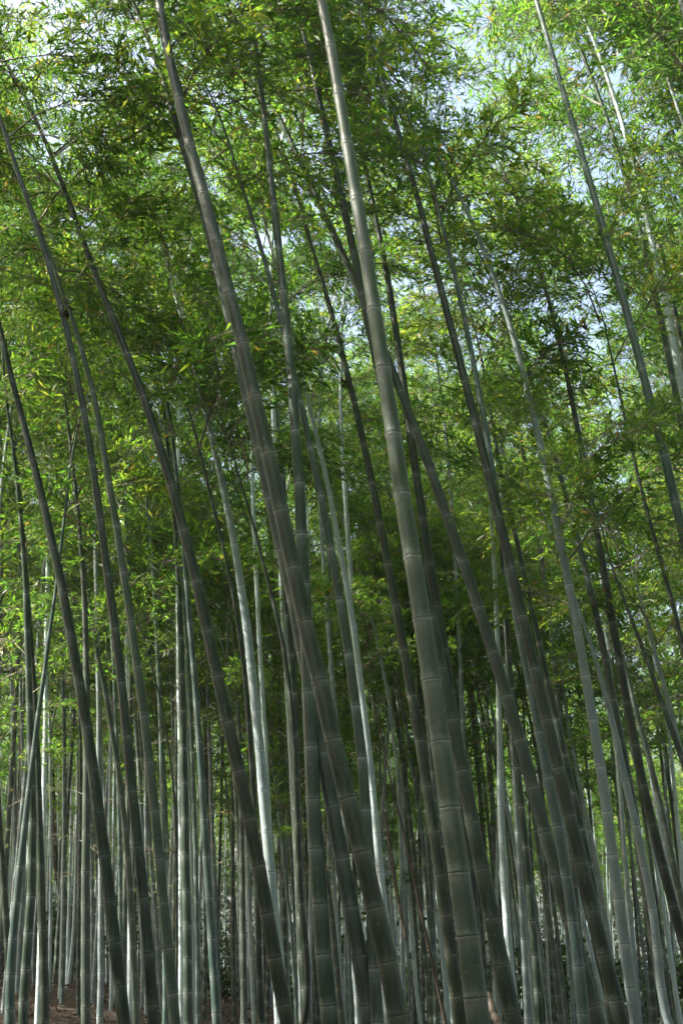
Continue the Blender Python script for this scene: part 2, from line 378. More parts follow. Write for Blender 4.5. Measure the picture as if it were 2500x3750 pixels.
# Each surveyed culm: label | colour kind | culm diameter (m) | crown start offset | outline x,y,width down the stem
CULMS = [
("thickest culm of the grove, green below and pale sunlit above, crossing the picture centre","grey2",.116,.4,"739,0,22 772,200,24 806,360,27 834,550,32 845,630,33 876,830,36 910,1050,38 929,1165,40 956,1340,42 983,1518,43 1001,1641,46 1019,1761,47 1037,1892,49 1056,2017,50 1072,2147,52 1089,2277,56 1098,2352,57"),
("thick dark culm with sunlit left side, leaning across left of the thickest culm","dark2",.112,.4,"365,0,20 395,150,22 417,250,23 440,350,25 467,450,27 497,552,28 525,662,29 552,775,31 582,892,32 608,1010,33 637,1132,35 663,1256,36 690,1379,37 716,1497,38 744,1618,39 777,1740,41 806,1851,42 835,1974,44 862,2091,45 889,2209,46 913,2329,47 918,2352,47"),
("grey culm half hidden along the left edge of the thick sunlit-sided dark culm","grey",.108,2,"425,350,14 460,470,16 495,600,18 525,730,19 545,820,20 566,920,22 594,1040,24 620,1140,25 645,1250,27 670,1380,28 693,1486,29 711,1581,30 729,1673,31 746,1761,32 764,1856,34 781,1947,36 813,2124,38 828,2217,40 843,2304,42 850,2352,43"),
("tall nearly upright blue-green culm passing behind the crossing of two leaning thick culms","green",.105,2,"598,200,10 610,290,13 615,350,14 627,450,16 640,575,18 655,697,21 670,885,23 682,1075,25 690,1175,26 696,1274,27 703,1450,29 710,1650,31 717,1801,33 722,1907,35 729,2012,36 736,2115,37 745,2218,39 754,2319,41 758,2352,42"),
("blackish culm with long internodes and a bright thin left edge, between two grey-green leaning culms","dark",.066,2.5,"10,300,8 37,380,9 65,460,11 92,540,12 107,605,13 135,680,14 165,805,15 186,900,15 202,1005,15 220,1110,16 232,1194,16 247,1306,17 259,1409,18 272,1518,19 285,1626,20 298,1736,22 308,1843,23 319,1954,24 330,2059,25 339,2167,26 347,2267,26 354,2352,27"),
("dark olive leaning culm, leftmost of the thick leaning ones, reaching the left picture edge","dark",.094,2.5,"-20,660,9 4,770,11 25,860,13 45,940,14 70,1025,16 85,1095,17 102,1165,18 117,1234,19 135,1314,20 148,1389,21 164,1468,22 180,1546,23 193,1626,25 205,1708,25 216,1788,26 229,1871,26 237,1949,27 249,2031,28 259,2113,29 268,2194,30 277,2274,30 286,2352,30"),
("dark leaning culm with pale node rings curving through the yellow-green leaves at left","dark2",.1,2.5,"172,500,10 198,575,13 220,630,14 245,690,16 272,765,17 300,835,18 320,890,19 340,940,20 360,1000,21 380,1055,22 400,1135,23 417,1200,23 437,1279,24 455,1359,25 474,1441,26 494,1521,27 511,1603,27 530,1686,28 547,1768,29 566,1848,30 581,1930,30 597,2011,31 612,2097,32 628,2175,33 643,2254,34 656,2334,36 660,2352,36"),
("powdery grey culm with dark node rings just right of the blackish long-jointed culm","grey2",.074,2.5,"150,690,9 180,775,11 200,840,12 215,910,13 230,990,14 245,1070,15 260,1165,16 270,1200,16 278,1274,17 289,1349,17 301,1423,18 313,1505,19 323,1588,19 335,1673,20 345,1761,21 354,1848,22 363,1938,23 371,2027,23 379,2114,23 387,2194,24 395,2276,25 402,2352,26"),
("shiny pale bluish-white culm, the brightest one left of centre","pale",.09,2,"420,740,8 440,830,10 452,865,11 467,930,13 482,985,14 495,1040,15 508,1095,16 520,1155,17 528,1189,17 542,1289,18 553,1359,19 567,1433,19 577,1508,20 584,1583,20 591,1663,21 597,1740,22 603,1813,22 610,1892,23 617,1969,23 625,2044,24 637,2175,25 652,2352,26"),
("upright green culm with bright white node rings, left of a smooth teal culm","green",.092,2,"380,980,8 396,1100,10 405,1239,12 408,1334,13 413,1436,14 418,1548,15 421,1668,17 424,1791,18 426,1917,19 428,2044,21 430,2172,22 432,2297,23 434,2352,24"),
("smooth teal-green culm with thin dark node rings, right of the white-ringed upright culm","teal",.072,2,"372,850,6 384,920,7 391,960,8 400,1040,9 411,1115,10 422,1264,11 430,1329,12 437,1429,13 444,1533,13 449,1602,13 455,1668,14 460,1735,15 464,1800,15 469,1863,16 472,1927,17 476,1989,18 479,2052,19 483,2114,20 487,2174,20 492,2237,21 496,2297,22 498,2352,22"),
("thin blackish culm running close along the left of the shiny bluish-white culm","dark",.05,2,"465,1060,6 480,1125,6 493,1179,7 507,1224,8 520,1284,8 535,1354,9 547,1444,9 553,1480,9 560,1530,10 565,1590,10 571,1670,11 577,1741,11 581,1791,12 586,1900,13 591,2050,14 595,2190,15 598,2297,16 600,2352,17"),
("thin black culm slanting strongly towards the crossing of the thick culms","dark",.05,2,"540,1060,4 565,1145,6 575,1179,6 592,1244,7 610,1309,8 625,1374,8 640,1440,9 650,1485,10 658,1520,10 664,1570,11 672,1680,12 682,1850,13 690,2050,14 697,2352,15"),
("upright dark green culm left of the blue-green upright one, evenly ringed","green",.09,2,"600,1060,8 640,1250,11 658,1400,13 666,1456,14 670,1520,15 673,1581,16 676,1641,18 678,1702,18 680,1762,19 682,1822,20 684,1883,21 687,1944,21 690,2063,23 692,2124,23 696,2182,23 699,2240,23 701,2295,23 703,2352,24"),
("dark blue-green culm directly left of a slim bright bluish culm near the centre","green",.075,2,"545,390,6 555,425,8 575,480,9 597,565,10 607,590,10 620,640,11 635,700,11 650,775,12 672,850,13 690,900,13 705,985,15 722,1070,16 740,1160,17 756,1239,18 772,1319,18 790,1422,20 802,1516,22 814,1608,23 824,1702,24 834,1797,25 842,1881,26 848,1974,26 852,2100,27 856,2174,27 861,2271,28 866,2352,29"),
("slim bright bluish culm near the centre, right beside a dark blue-green culm","pale",.066,2,"655,690,5 677,800,8 692,860,9 705,910,9 717,960,10 730,1015,11 742,1075,11 755,1130,12 765,1170,12 774,1224,13 786,1294,13 799,1369,14 811,1446,15 822,1523,15 832,1601,15 842,1678,15 849,1758,16 857,1835,16 863,1910,17 870,1986,18 878,2058,18 888,2150,19 905,2352,20"),
("dark culm with warm sunlit left edge, left of the thickest culm","dark2",.098,2,"690,470,8 697,500,9 715,565,10 727,605,10 750,685,11 772,760,12 789,815,13 801,870,13 814,920,14 826,980,15 839,1040,16 851,1095,16 864,1155,17 872,1219,18 889,1294,19 904,1366,20 919,1441,21 932,1518,22 946,1596,23 958,1672,24 971,1750,25 983,1828,26 994,1907,27 1006,1987,28 1018,2065,29 1028,2143,29 1038,2219,29 1048,2294,29 1055,2352,29"),
("thick near-black culm emerging from behind the right side of the thickest culm","dark",.11,2,"730,210,13 745,280,14 765,380,15 786,450,17 804,540,18 819,610,19 850,760,20 880,900,21 905,1030,23 942,1200,24 989,1421,27 1010,1521,28 1030,1621,30 1050,1720,31 1069,1816,33 1088,1914,35 1108,2012,36 1129,2108,38 1149,2202,39 1168,2294,40 1180,2352,41"),
("dark slim culm with sunlit patches, beside the upper right of the thickest culm","dark",.098,2,"810,250,8 824,325,9 849,415,11 859,500,12 876,575,13 882,610,14 896,675,15 909,740,16 919,815,17 926,880,17 934,950,18 944,1030,19 959,1110,20 971,1189,21 982,1271,22 996,1351,22 1010,1431,23 1022,1510,23 1032,1590,24 1043,1661,25 1056,1760,26 1068,1880,27 1085,2050,28 1105,2352,30"),
("smooth grey-green culm leaning furthest, crossing behind the thickest culm","grey",.11,2,"575,130,8 590,165,9 615,220,10 650,295,12 685,350,13 705,400,13 727,450,14 750,500,15 770,545,16 794,605,17 814,650,18 834,695,18 865,765,18 894,830,19 910,870,19 926,915,20 942,960,20 959,1005,20 974,1035,21 989,1075,21 1004,1125,22 1019,1165,22 1036,1209,23 1064,1296,24 1094,1384,25 1124,1479,27 1154,1574,28 1186,1674,29 1213,1773,30 1241,1873,32 1268,1977,33 1296,2075,33 1323,2174,34 1351,2274,36 1372,2352,37"),
("dark green thick culm right of the furthest leaning culm, plain and unlit","dark",.1,2,"868,150,9 876,180,9 891,235,10 909,285,11 921,320,12 939,390,13 956,450,14 974,510,15 990,575,15 1014,670,17 1034,745,17 1050,805,18 1069,880,18 1084,945,19 1096,1000,20 1111,1055,20 1128,1115,21 1142,1169,22 1156,1224,22 1175,1314,23 1196,1407,24 1219,1501,25 1241,1596,26 1262,1690,27 1283,1783,29 1306,1876,31 1330,1969,32 1355,2064,33 1378,2158,34 1402,2253,35 1427,2352,36"),
("pale green culm following the plain dark green thick culm along its left","teal",.08,2,"1015,520,6 1034,595,9 1049,655,10 1064,715,11 1074,765,12 1084,820,13 1094,880,14 1104,935,14 1114,990,15 1124,1045,15 1137,1110,16 1160,1250,17 1182,1394,18 1197,1471,18 1210,1543,19 1223,1612,20 1237,1686,21 1251,1758,22 1266,1830,23 1281,1905,24 1296,1978,25 1310,2080,26 1322,2180,27 1331,2281,28 1340,2352,28"),
("green white-ringed culm following the plain dark green thick culm along its right","green",.08,1,"1125,940,6 1145,1050,9 1156,1110,10 1165,1155,11 1184,1239,12 1195,1290,13 1209,1344,14 1222,1406,14 1236,1471,15 1250,1533,15 1263,1595,16 1276,1657,16 1291,1720,17 1306,1782,17 1322,1848,18 1337,1914,18 1355,2010,19 1378,2150,20 1405,2352,21"),
("nearly vertical pale grey-blue culm showing behind the furthest leaning culm","pale",.07,1,"1112,1010,6 1120,1090,7 1126,1179,8 1131,1254,9 1136,1309,10 1140,1419,11 1142,1477,11 1144,1595,13 1145,1655,14 1146,1715,14 1147,1776,15 1149,1837,15 1151,1900,16 1154,1962,16 1157,2019,17 1160,2080,17 1164,2139,18 1170,2202,18 1183,2352,19"),
("slender dark teal culm right of the nearly vertical grey-blue culm","green",.07,1,"1140,1150,5 1151,1274,8 1156,1334,9 1161,1404,10 1166,1480,11 1171,1561,12 1180,1660,13 1187,1750,14 1194,1827,15 1199,1881,16 1205,1932,17 1210,1985,17 1215,2038,17 1220,2089,18 1224,2142,18 1228,2192,18 1231,2239,18 1235,2288,18 1239,2352,19"),
("tall silvery sunlit culm in the right half, palest above its middle","pale2",.085,2,"1010,360,7 1024,395,8 1044,430,8 1064,465,9 1084,510,10 1104,565,11 1119,595,11 1139,645,12 1154,695,12 1171,750,13 1184,800,13 1199,845,14 1210,890,14 1220,930,15 1230,975,15 1240,1025,16 1256,1102,17 1271,1169,17 1289,1256,18 1305,1339,19 1320,1421,20 1334,1501,21 1348,1581,21 1362,1664,22 1376,1746,22 1388,1825,23 1397,1904,24 1408,1983,25 1418,2062,26 1430,2137,26 1441,2214,27 1450,2292,27 1459,2352,28"),
("grey-green culm next to the right of the tall silvery culm","grey",.082,1.5,"1200,820,6 1214,870,7 1236,930,9 1254,980,10 1266,1025,11 1279,1060,11 1301,1140,13 1310,1189,13 1321,1230,14 1337,1286,14 1354,1351,15 1367,1411,16 1381,1473,16 1393,1538,17 1406,1603,17 1420,1672,18 1433,1741,18 1445,1811,19 1457,1882,20 1468,1949,20 1478,2019,21 1488,2086,22 1499,2154,22 1509,2219,23 1518,2281,23 1530,2352,24"),
("dark green culm second to the right of the tall silvery culm","dark",.085,2,"1232,600,6 1246,655,7 1259,690,9 1284,785,11 1296,840,11 1309,900,12 1321,960,12 1331,1020,13 1344,1080,14 1356,1140,14 1366,1214,15 1379,1276,16 1390,1344,16 1402,1406,17 1413,1472,18 1426,1540,18 1438,1605,19 1450,1670,20 1463,1735,20 1476,1800,21 1490,1865,21 1505,1928,22 1521,1992,22 1538,2054,23 1555,2114,23 1590,2240,24 1625,2360,25"),
("blue-grey culm from the top edge down through the sky gaps at right","teal",.09,.6,"1231,5,10 1249,60,11 1264,110,12 1279,165,13 1294,215,13 1309,270,14 1324,320,14 1338,370,15 1352,415,15 1366,460,16 1379,500,16 1394,550,17 1407,605,17 1421,655,18 1441,732,18 1464,815,19 1486,905,20 1509,990,20 1533,1082,21 1554,1165,21 1578,1270,22 1610,1420,23 1650,1650,25 1690,1900,27 1740,2352,30"),
("pale sunlit culm at the far upper right, nearest the right edge","pale",.085,.8,"1321,0,7 1349,65,8 1367,105,8 1386,155,9 1401,200,9 1416,240,10 1429,285,10 1441,330,11 1455,380,11 1468,435,12 1480,485,12 1491,535,13 1503,590,13 1519,665,14 1531,720,14 1544,780,15 1556,840,15 1567,900,15 1585,1000,16 1620,1250,18 1680,1700,21 1740,2352,25"),
("thin dark culm seen against the sky gap below the blue-grey culm at right","dark",.06,1,"1400,800,4 1414,870,5 1429,940,6 1444,1000,7 1457,1060,8 1469,1110,8 1482,1165,9 1490,1195,9 1502,1238,10 1516,1289,10 1529,1334,11 1542,1379,11 1555,1434,12 1567,1489,12 1590,1600,13 1620,1800,15 1680,2352,19"),
("thin blackish stem slanting most steeply near the right edge","dark",.055,1,"1385,1230,4 1404,1299,5 1428,1364,6 1448,1421,7 1461,1456,8 1476,1493,9 1493,1541,10 1508,1581,11 1526,1631,12 1541,1676,13 1556,1718,14 1585,1800,15 1640,2000,17 1720,2352,20"),
("pale green white-ringed culm at the right edge beyond the blackish slanting stem","pale2",.075,.6,"1490,1450,6 1504,1504,8 1517,1548,9 1526,1586,10 1536,1623,11 1547,1668,12 1557,1705,13 1572,1770,13 1600,1900,15 1680,2352,20"),
("bluish culm merging into the left side of the grey-green culm beside the silvery one","pale2",.07,.6,"1315,1360,5 1338,1426,8 1350,1461,9 1358,1490,10 1368,1516,11 1376,1541,12 1384,1572,13 1394,1612,14 1406,1660,14 1421,1730,15 1440,1811,16 1470,1949,17 1505,2154,19 1535,2352,21"),
("grey white-ringed culm at the lower right, right of the dark green culm","grey",.08,.6,"1425,1490,8 1436,1535,10 1446,1576,11 1452,1601,12 1459,1630,12 1473,1680,13 1487,1733,13 1501,1788,14 1515,1846,14 1526,1899,15 1539,1954,15 1551,2007,16 1563,2062,16 1590,2180,17 1625,2352,19"),
("slim white sunlit culm tucked left of the white-ringed grey culm at lower right","pale",.06,.6,"1462,1640,5 1478,1710,6 1492,1770,7 1500,1815,8 1511,1873,9 1520,1920,9 1530,1970,10 1545,2040,10 1575,2180,11 1610,2352,12"),
("slim white-ringed culm rising right of the plain dark green thick culm, low down","pale2",.07,.6,"1296,1600,6 1304,1670,8 1312,1726,9 1320,1756,9 1328,1793,9 1336,1826,10 1344,1862,10 1355,1919,10 1367,1986,10 1380,2049,11 1390,2114,11 1398,2160,11 1425,2352,12"),
("very slim white-ringed culm right beside the foot of the tall silvery culm","pale2",.07,.6,"1395,1620,5 1400,1680,6 1405,1726,7 1408,1761,7 1412,1796,8 1417,1830,8 1421,1880,8 1426,1936,8 1432,1980,8 1440,2044,9 1448,2117,9 1455,2187,9 1461,2250,9 1470,2352,10"),
("slim bright-edged culm between the grey-blue vertical culm and the slender teal one, low","pale2",.075,.6,"1145,1740,7 1157,1810,9 1164,1860,10 1172,1900,10 1180,1932,11 1189,1985,11 1201,2054,12 1206,2100,12 1212,2150,12 1217,2200,12 1222,2270,12 1229,2352,13"),
("white-ringed grey culm standing left of the foot of the furthest leaning culm","grey",.08,.6,"1196,1690,6 1205,1750,8 1218,1830,9 1226,1885,10 1233,1929,11 1241,1970,11 1246,2012,11 1252,2053,12 1257,2093,12 1262,2134,13 1268,2173,13 1273,2213,14 1278,2253,14 1282,2292,15 1288,2352,16"),
("thin grey culm crossing behind the lower part of the furthest leaning culm","grey",.065,.6,"1190,1540,5 1203,1598,6 1213,1636,7 1219,1673,7 1226,1711,8 1236,1756,8 1241,1798,8 1246,1831,8 1256,1930,9 1262,2000,9 1270,2076,9 1275,2110,10 1284,2195,10 1291,2254,10 1300,2352,11"),
("slim pale blue short-jointed culm in the gap before the plain dark green thick culm","pale",.075,.6,"1262,1770,6 1280,1850,8 1296,1912,9 1305,1949,9 1315,2008,10 1326,2064,11 1341,2122,11 1354,2179,11 1368,2234,11 1380,2292,11 1394,2352,12"),
("thin brownish bright culm squeezed against the left side of the plain dark green culm","grey",.06,.6,"1285,1850,5 1299,1915,6 1320,2006,7 1329,2037,7 1345,2096,8 1355,2131,8 1364,2169,8 1373,2209,9 1380,2239,9 1389,2282,9 1396,2319,9 1404,2352,10"),
("thin bright-lit culm between the silvery culm's foot and its grey-green neighbour","pale2",.06,.6,"1425,1790,5 1440,1894,6 1447,1944,6 1452,1982,7 1458,2037,7 1463,2077,8 1471,2144,8 1476,2180,8 1482,2237,9 1487,2280,9 1493,2352,9"),
("greenish culm at the bottom edge touching the grey-green culm's left side","green",.08,.6,"1400,1570,5 1425,1700,7 1450,1850,8 1465,1950,9 1478,2030,10 1487,2154,11 1493,2224,12 1497,2284,13 1503,2352,14"),
("bluish slim culm in the lower gap between the grey-green culm and the dark green culm","pale",.075,.6,"1465,1790,5 1490,1900,7 1500,1960,8 1508,1997,9 1518,2054,10 1526,2110,11 1536,2182,11 1548,2260,12 1562,2352,12"),
("pale bluish culm at the lower right picture edge","pale",.075,.6,"1525,1640,6 1535,1700,7 1543,1750,9 1548,1811,10 1552,1880,10 1557,1920,10 1566,1990,11 1590,2180,12 1610,2352,13"),
("hair-thin bright culm left of the pale bluish culm at the right edge","pale2",.06,.5,"1516,1560,3 1519,1620,4 1522,1680,5 1525,1740,5 1528,1811,5 1531,1900,6 1540,2100,7 1555,2352,8"),
("slim pale culm peeping out between the slim bluish culm and the thick sunlit-sided one","pale",.07,.6,"856,1590,5 866,1661,6 870,1724,7 872,1786,7 876,1880,8 880,1935,8 885,1990,8 890,2050,8 895,2120,9 905,2352,10"),
("slim bluish leaning culm among bare twigs, right of the slim bright bluish culm","pale2",.06,.6,"840,1370,4 854,1426,6 869,1491,7 875,1523,7 883,1561,7 891,1601,8 898,1640,8 905,1691,8 909,1750,8 914,1811,8 918,1881,9 922,1980,9 930,2352,11"),
("bright white vertical culm at the centre bottom, middle of the white cluster","pale",.07,.6,"905,1500,4 915,1650,6 922,1780,7 927,1900,8 926,2000,9 926,2100,9 926,2200,10 927,2282,10 930,2352,10"),
("bright-edged culm just right of the bright white vertical one","pale",.068,.6,"912,1780,5 920,1880,7 931,1977,8 937,2020,9 940,2070,9 943,2120,9 949,2182,9 953,2240,10 958,2285,10 966,2352,10"),
("narrow grey-blue culm in the slit between the white vertical culm and its bright-edged neighbour","pale2",.06,.6,"925,1900,5 931,2050,6 935,2150,7 938,2230,7 942,2310,7 945,2352,8"),
("pale blue slim culm leftmost of the white cluster at the centre bottom","pale",.06,.6,"872,1650,4 884,1800,6 890,1889,7 892,1957,7 896,2007,7 899,2070,7 904,2144,8 909,2190,8 925,2352,9"),
("slim dark green culm on the right of the white cluster at the centre bottom","green",.08,.6,"868,1370,6 879,1436,8 884,1473,9 890,1518,9 898,1561,10 905,1606,10 911,1656,10 916,1706,11 922,1750,11 928,1786,11 935,1840,11 943,1899,12 948,1941,12 952,1984,12 958,2042,12 963,2090,12 968,2134,12 973,2179,12 978,2223,12 983,2265,13 987,2304,13 991,2352,13"),
("slim teal culm left of the dark culm with the warm sunlit edge","teal",.07,.6,"875,1360,4 889,1426,6 896,1466,6 904,1511,7 911,1556,7 918,1593,8 924,1623,8 931,1661,8 941,1726,8 948,1766,9 954,1803,9 960,1850,9 966,1894,10 971,1944,10 976,1986,10 981,2057,11 986,2110,11 993,2180,11 1000,2352,12"),
("thin bent brownish stem slanting across the white cluster at the centre bottom","brown",.035,.3,"825,1530,2 846,1591,3 861,1643,3 873,1681,4 889,1756,4 906,1836,4 919,1886,5 928,1919,5 939,1964,6 946,2002,6 956,2052,7 964,2082,7 974,2124,7 981,2164,8 991,2207,8 999,2239,8 1006,2272,8 1013,2304,9 1023,2352,9"),
("slim lilac-white culm left of the warm-edged dark culm's foot","pale",.068,.6,"985,1990,7 1000,2082,9 1008,2150,9 1016,2200,10 1020,2240,10 1023,2282,10 1026,2352,11"),
("thin dark culm in the gap between the warm-edged dark culm and the thickest culm","dark",.06,.6,"925,1360,5 932,1395,6 939,1426,6 946,1461,7 954,1503,7 960,1551,7 966,1601,8 972,1648,8 978,1686,8 984,1736,8 991,1780,8 997,1825,8 1004,1880,8 1012,1930,8 1021,1982,8 1040,2150,9 1065,2352,10"),
("slim white-ringed culm right of the near-black thick culm, in the leafy gap","pale2",.06,.6,"1045,1470,4 1050,1540,5 1058,1613,6 1062,1655,6 1066,1690,7 1071,1730,7 1077,1770,7 1090,1860,8 1120,2100,9 1150,2352,10"),
("thin leaning grey stem behind the nearly vertical grey-blue culm, from its left","grey",.05,.5,"1090,1570,2 1100,1615,3 1106,1636,4 1119,1681,5 1130,1720,5 1140,1760,5 1165,1900,6 1180,2000,7 1205,2200,8 1225,2352,9"),
("faint grey stem touching the left side of the nearly vertical grey-blue culm","grey",.055,.5,"1110,1530,4 1117,1561,5 1124,1601,5 1131,1641,5 1135,1681,6 1139,1730,6 1150,1850,7 1165,2050,8 1185,2352,9"),
("green culm with bright left edge near the left border, upright with a bent foot","green",.085,1.5,"8,830,5 18,930,6 35,1065,9 43,1165,11 50,1215,12 57,1269,12 60,1364,13 64,1429,14 65,1533,15 67,1610,16 70,1690,16 73,1760,17 75,1798,18 76,1853,18 76,1911,19 75,1969,20 72,2030,21 70,2089,21 66,2149,22 62,2206,22 59,2262,23 56,2319,23 54,2352,24"),
("blackish upright culm right behind the bent-footed green culm at left","dark",.09,1,"50,1180,7 58,1280,9 68,1411,11 74,1500,12 78,1590,13 83,1690,14 87,1761,15 90,1811,15 92,1914,17 93,1969,17 94,2022,18 96,2074,19 98,2128,20 100,2178,21 101,2229,21 102,2279,22 103,2352,22"),
("culm leaning to the right, crossing behind the bent-footed green culm, lit along its left","teal",.075,1,"150,1180,5 142,1244,6 132,1330,8 122,1405,10 112,1476,11 105,1531,11 97,1583,12 90,1636,12 82,1700,12 72,1770,13 64,1840,14 57,1904,15 51,1954,15 45,2004,16 39,2057,17 34,2107,18 30,2157,19 27,2207,20 25,2257,22 24,2352,26"),
("dark culm at the lower left picture edge","dark",.085,1,"-15,1650,10 -8,1750,11 -3,1850,12 2,1930,14 6,2000,15 10,2041,16 13,2084,17 17,2125,17 19,2170,17 20,2230,17 19,2352,18"),
("pale green slim culm nearest the left edge in the background","pale2",.085,.6,"25,1380,5 27,1511,7 29,1611,8 30,1686,9 32,1761,9 34,1836,10 35,1896,10 36,1969,10 35,2060,11 30,2250,12 28,2352,12"),
("slim pale culm second from the left edge in the background","pale2",.08,.6,"46,1380,5 47,1450,6 47,1530,7 49,1611,7 51,1711,8 54,1786,8 55,1850,8 56,1930,9 55,2000,10 52,2069,11 48,2119,11 44,2200,12 40,2300,12 39,2352,12"),
("straight vertical culm with a brilliant white left edge, left of the leaning dark olive culm","grey",.088,1.5,"135,780,4 142,860,6 150,930,6 158,985,7 166,1040,8 175,1120,9 181,1200,10 186,1264,11 191,1354,12 196,1421,14 198,1486,14 200,1555,15 200,1650,16 199,1760,18 198,1825,18 197,1889,19 197,1957,19 197,2022,20 197,2087,21 197,2153,22 197,2215,22 197,2280,23 198,2352,23"),
("narrow dark culm against the left of the white-edged vertical culm","dark",.06,.6,"175,1500,4 183,1640,6 186,1761,7 185,1820,7 184,1900,8 183,2000,8 182,2094,9 181,2187,9 180,2260,10 180,2352,10"),
("pale slim culm whose foot bends left onto the leaf-strewn bank","pale",.08,.6,"145,1440,3 150,1468,4 156,1500,4 161,1536,5 166,1573,5 171,1623,6 175,1661,6 179,1711,7 180,1786,7 178,1850,8 176,1900,8 174,2007,8 174,2057,9 172,2094,9 170,2144,9 166,2182,9 161,2232,9 156,2272,10 153,2302,10"),
("pale slim upright culm just left of the one with the bent foot","pale",.078,.6,"163,1570,4 164,1661,6 165,1761,6 165,1836,7 164,1894,8 162,1957,8 161,2019,8 160,2069,9 159,2119,9 157,2169,9 155,2244,9"),
("slim green culm just right of the dark tree trunk","teal",.075,.6,"165,1700,4 151,1811,5 145,1861,6 142,1894,7 138,1970,7 136,2032,7 136,2132,8 137,2207,8 139,2260,8"),
("slim white culm left of the dark tree trunk","pale",.07,.6,"109,1580,3 111,1636,3 114,1686,4 116,1723,5 117,1786,6 116,1861,6 115,1894,6 114,1957,6 111,2007,7 109,2057,7 109,2107,7 110,2180,7 112,2245,7"),
("thin pale stem slanting to the right above the dark tree trunk","pale2",.065,.5,"152,1440,3 147,1468,3 140,1528,4 132,1591,4 127,1618,5 122,1661,5 116,1698,6 110,1743,6 104,1793,6 100,1836,7 96,1890,7 92,1960,7 85,2080,8 78,2240,8"),
("grey culm with a flared foot just left of the leaning dark olive culm","grey",.085,.6,"205,1840,5 211,1881,6 216,1920,7 221,1970,7 225,2007,8 226,2082,9 226,2132,10 224,2180,10 220,2220,11 214,2258,13"),
("slim white culm right of the flared-foot grey culm","pale",.075,.6,"228,1820,6 230,1900,6 233,1980,7 235,2056,8 236,2132,8 236,2207,8 236,2277,9"),
("slim grey-white culm touching the leaning dark olive culm's left side at its foot","pale2",.072,.6,"238,1880,6 240,1960,6 243,2056,7 245,2132,7 246,2207,8 246,2280,8"),
("white slim culm just right of the leaning dark olive culm, halfway up","pale",.07,.6,"219,1480,4 222,1548,6 224,1623,7 225,1673,7 226,1723,7 229,1800,7 236,1900,8 246,2010,8 252,2100,8 256,2300,9"),
("very thin white stem between the white slim culm and the mottled grey culm","pale",.055,.6,"229,1570,3 232,1623,4 234,1686,4 236,1748,5 239,1811,5 241,1861,5 247,1940,6 256,2050,7 262,2300,8"),
("mottled grey culm left of the blackish long-jointed culm, bright along its left","grey",.075,1,"205,1380,6 217,1448,9 225,1498,10 232,1541,11 240,1586,12 248,1628,12 255,1661,12 262,1706,13 268,1741,13 274,1773,13 278,1811,13 282,1848,14 287,1904,14 291,1950,14 295,1990,14 300,2064,15 303,2104,15 305,2145,15 307,2200,16 309,2250,16 312,2302,16 314,2352,17"),
("bright slim culm just left of the mottled grey culm","pale",.065,.6,"268,1450,4 266,1586,5 264,1700,6 263,1811,7 262,1890,7 261,1960,8 259,2050,8 257,2300,9"),
("slim white culm second left of the mottled grey culm","pale",.06,.6,"250,1560,3 254,1650,5 255,1720,6 253,1811,7 251,1873,7 251,1930,8 254,2100,8 257,2250,9"),
("white slim culm in the gap between the blackish long-jointed and powdery grey culms","pale",.07,.6,"296,1470,4 301,1540,5 304,1573,6 307,1611,6 310,1648,7 313,1686,7 316,1730,7 319,1790,7 322,1850,8 329,1920,8 338,2100,9 346,2352,10"),
("grey-green slim culm right of the blackish long-jointed culm's foot","pale2",.075,.6,"318,1640,4 328,1750,6 337,1850,8 346,1969,9 350,2010,9 355,2056,9 360,2119,10 364,2206,10 369,2282,11 375,2352,11"),
("very thin black stem arching right of the powdery grey culm","dark",.03,.6,"300,1370,2 315,1423,3 332,1473,3 347,1518,3 358,1565,4 368,1605,4 378,1650,4 387,1695,5 393,1760,5 400,1850,6 405,1950,6 408,2100,7 410,2352,8"),
("pale culm low between the mottled grey culm and the blackish long-jointed culm","pale2",.075,.6,"300,1760,6 312,1880,8 322,2000,9 325,2100,10 327,2182,10 328,2244,11 328,2300,11 325,2352,12"),
("pale culm at the bottom left of the leaning dark olive culm's foot","pale",.08,.6,"240,1960,6 247,2080,7 252,2160,9 256,2232,10 255,2282,11 253,2352,12"),
("slim bright culm just left of the white-ringed upright green culm","pale",.07,.6,"393,1540,5 397,1600,6 402,1648,7 403,1711,7 401,1786,8 399,1848,8 397,1894,9 395,1950,9 390,2050,9 388,2352,10"),
("slim grey culm touching the white-ringed upright green culm's left","pale2",.07,.6,"400,1700,5 405,1800,6 409,1906,7 412,2031,8 413,2107,9 413,2201,9 414,2272,10 416,2352,10"),
("slim light blue culm between the white-ringed green culm and the smooth teal one, bowing right","pale",.068,.6,"428,1640,4 433,1711,5 437,1760,6 441,1820,6 446,1894,6 449,1960,7 452,2020,7 454,2082,7 457,2150,8 459,2230,8 462,2310,8"),
("light blue culm leaning left at its foot, between the white-ringed green and teal culms","pale",.078,.6,"482,1500,4 480,1561,5 477,1636,6 474,1698,6 471,1750,7 467,1820,7 463,1900,8 462,1969,9 461,2019,9 458,2069,10 455,2130,10 452,2190,10 449,2240,10 447,2300,10"),
("thin grey-white culm against the right of the white-ringed upright green culm","pale2",.06,.6,"433,1800,5 436,1880,5 439,1930,6 441,1982,7 443,2070,7 445,2157,8 449,2260,8"),
("pale green dappled culm behind the dark ringed leaning culm, left of the thin blackish one","pale2",.06,.6,"518,1380,4 522,1440,5 524,1500,6 525,1550,6 528,1600,6 531,1660,7 535,1720,7 542,1850,8 548,1950,8 556,2352,10"),
("green upright culm with a white-lit left edge, left of the dark ringed leaning culm's foot","grey",.078,.6,"530,1600,5 533,1720,6 534,1820,7 534,1911,8 535,2044,10 535,2094,11 536,2176,11 537,2250,11 537,2294,11 538,2352,12"),
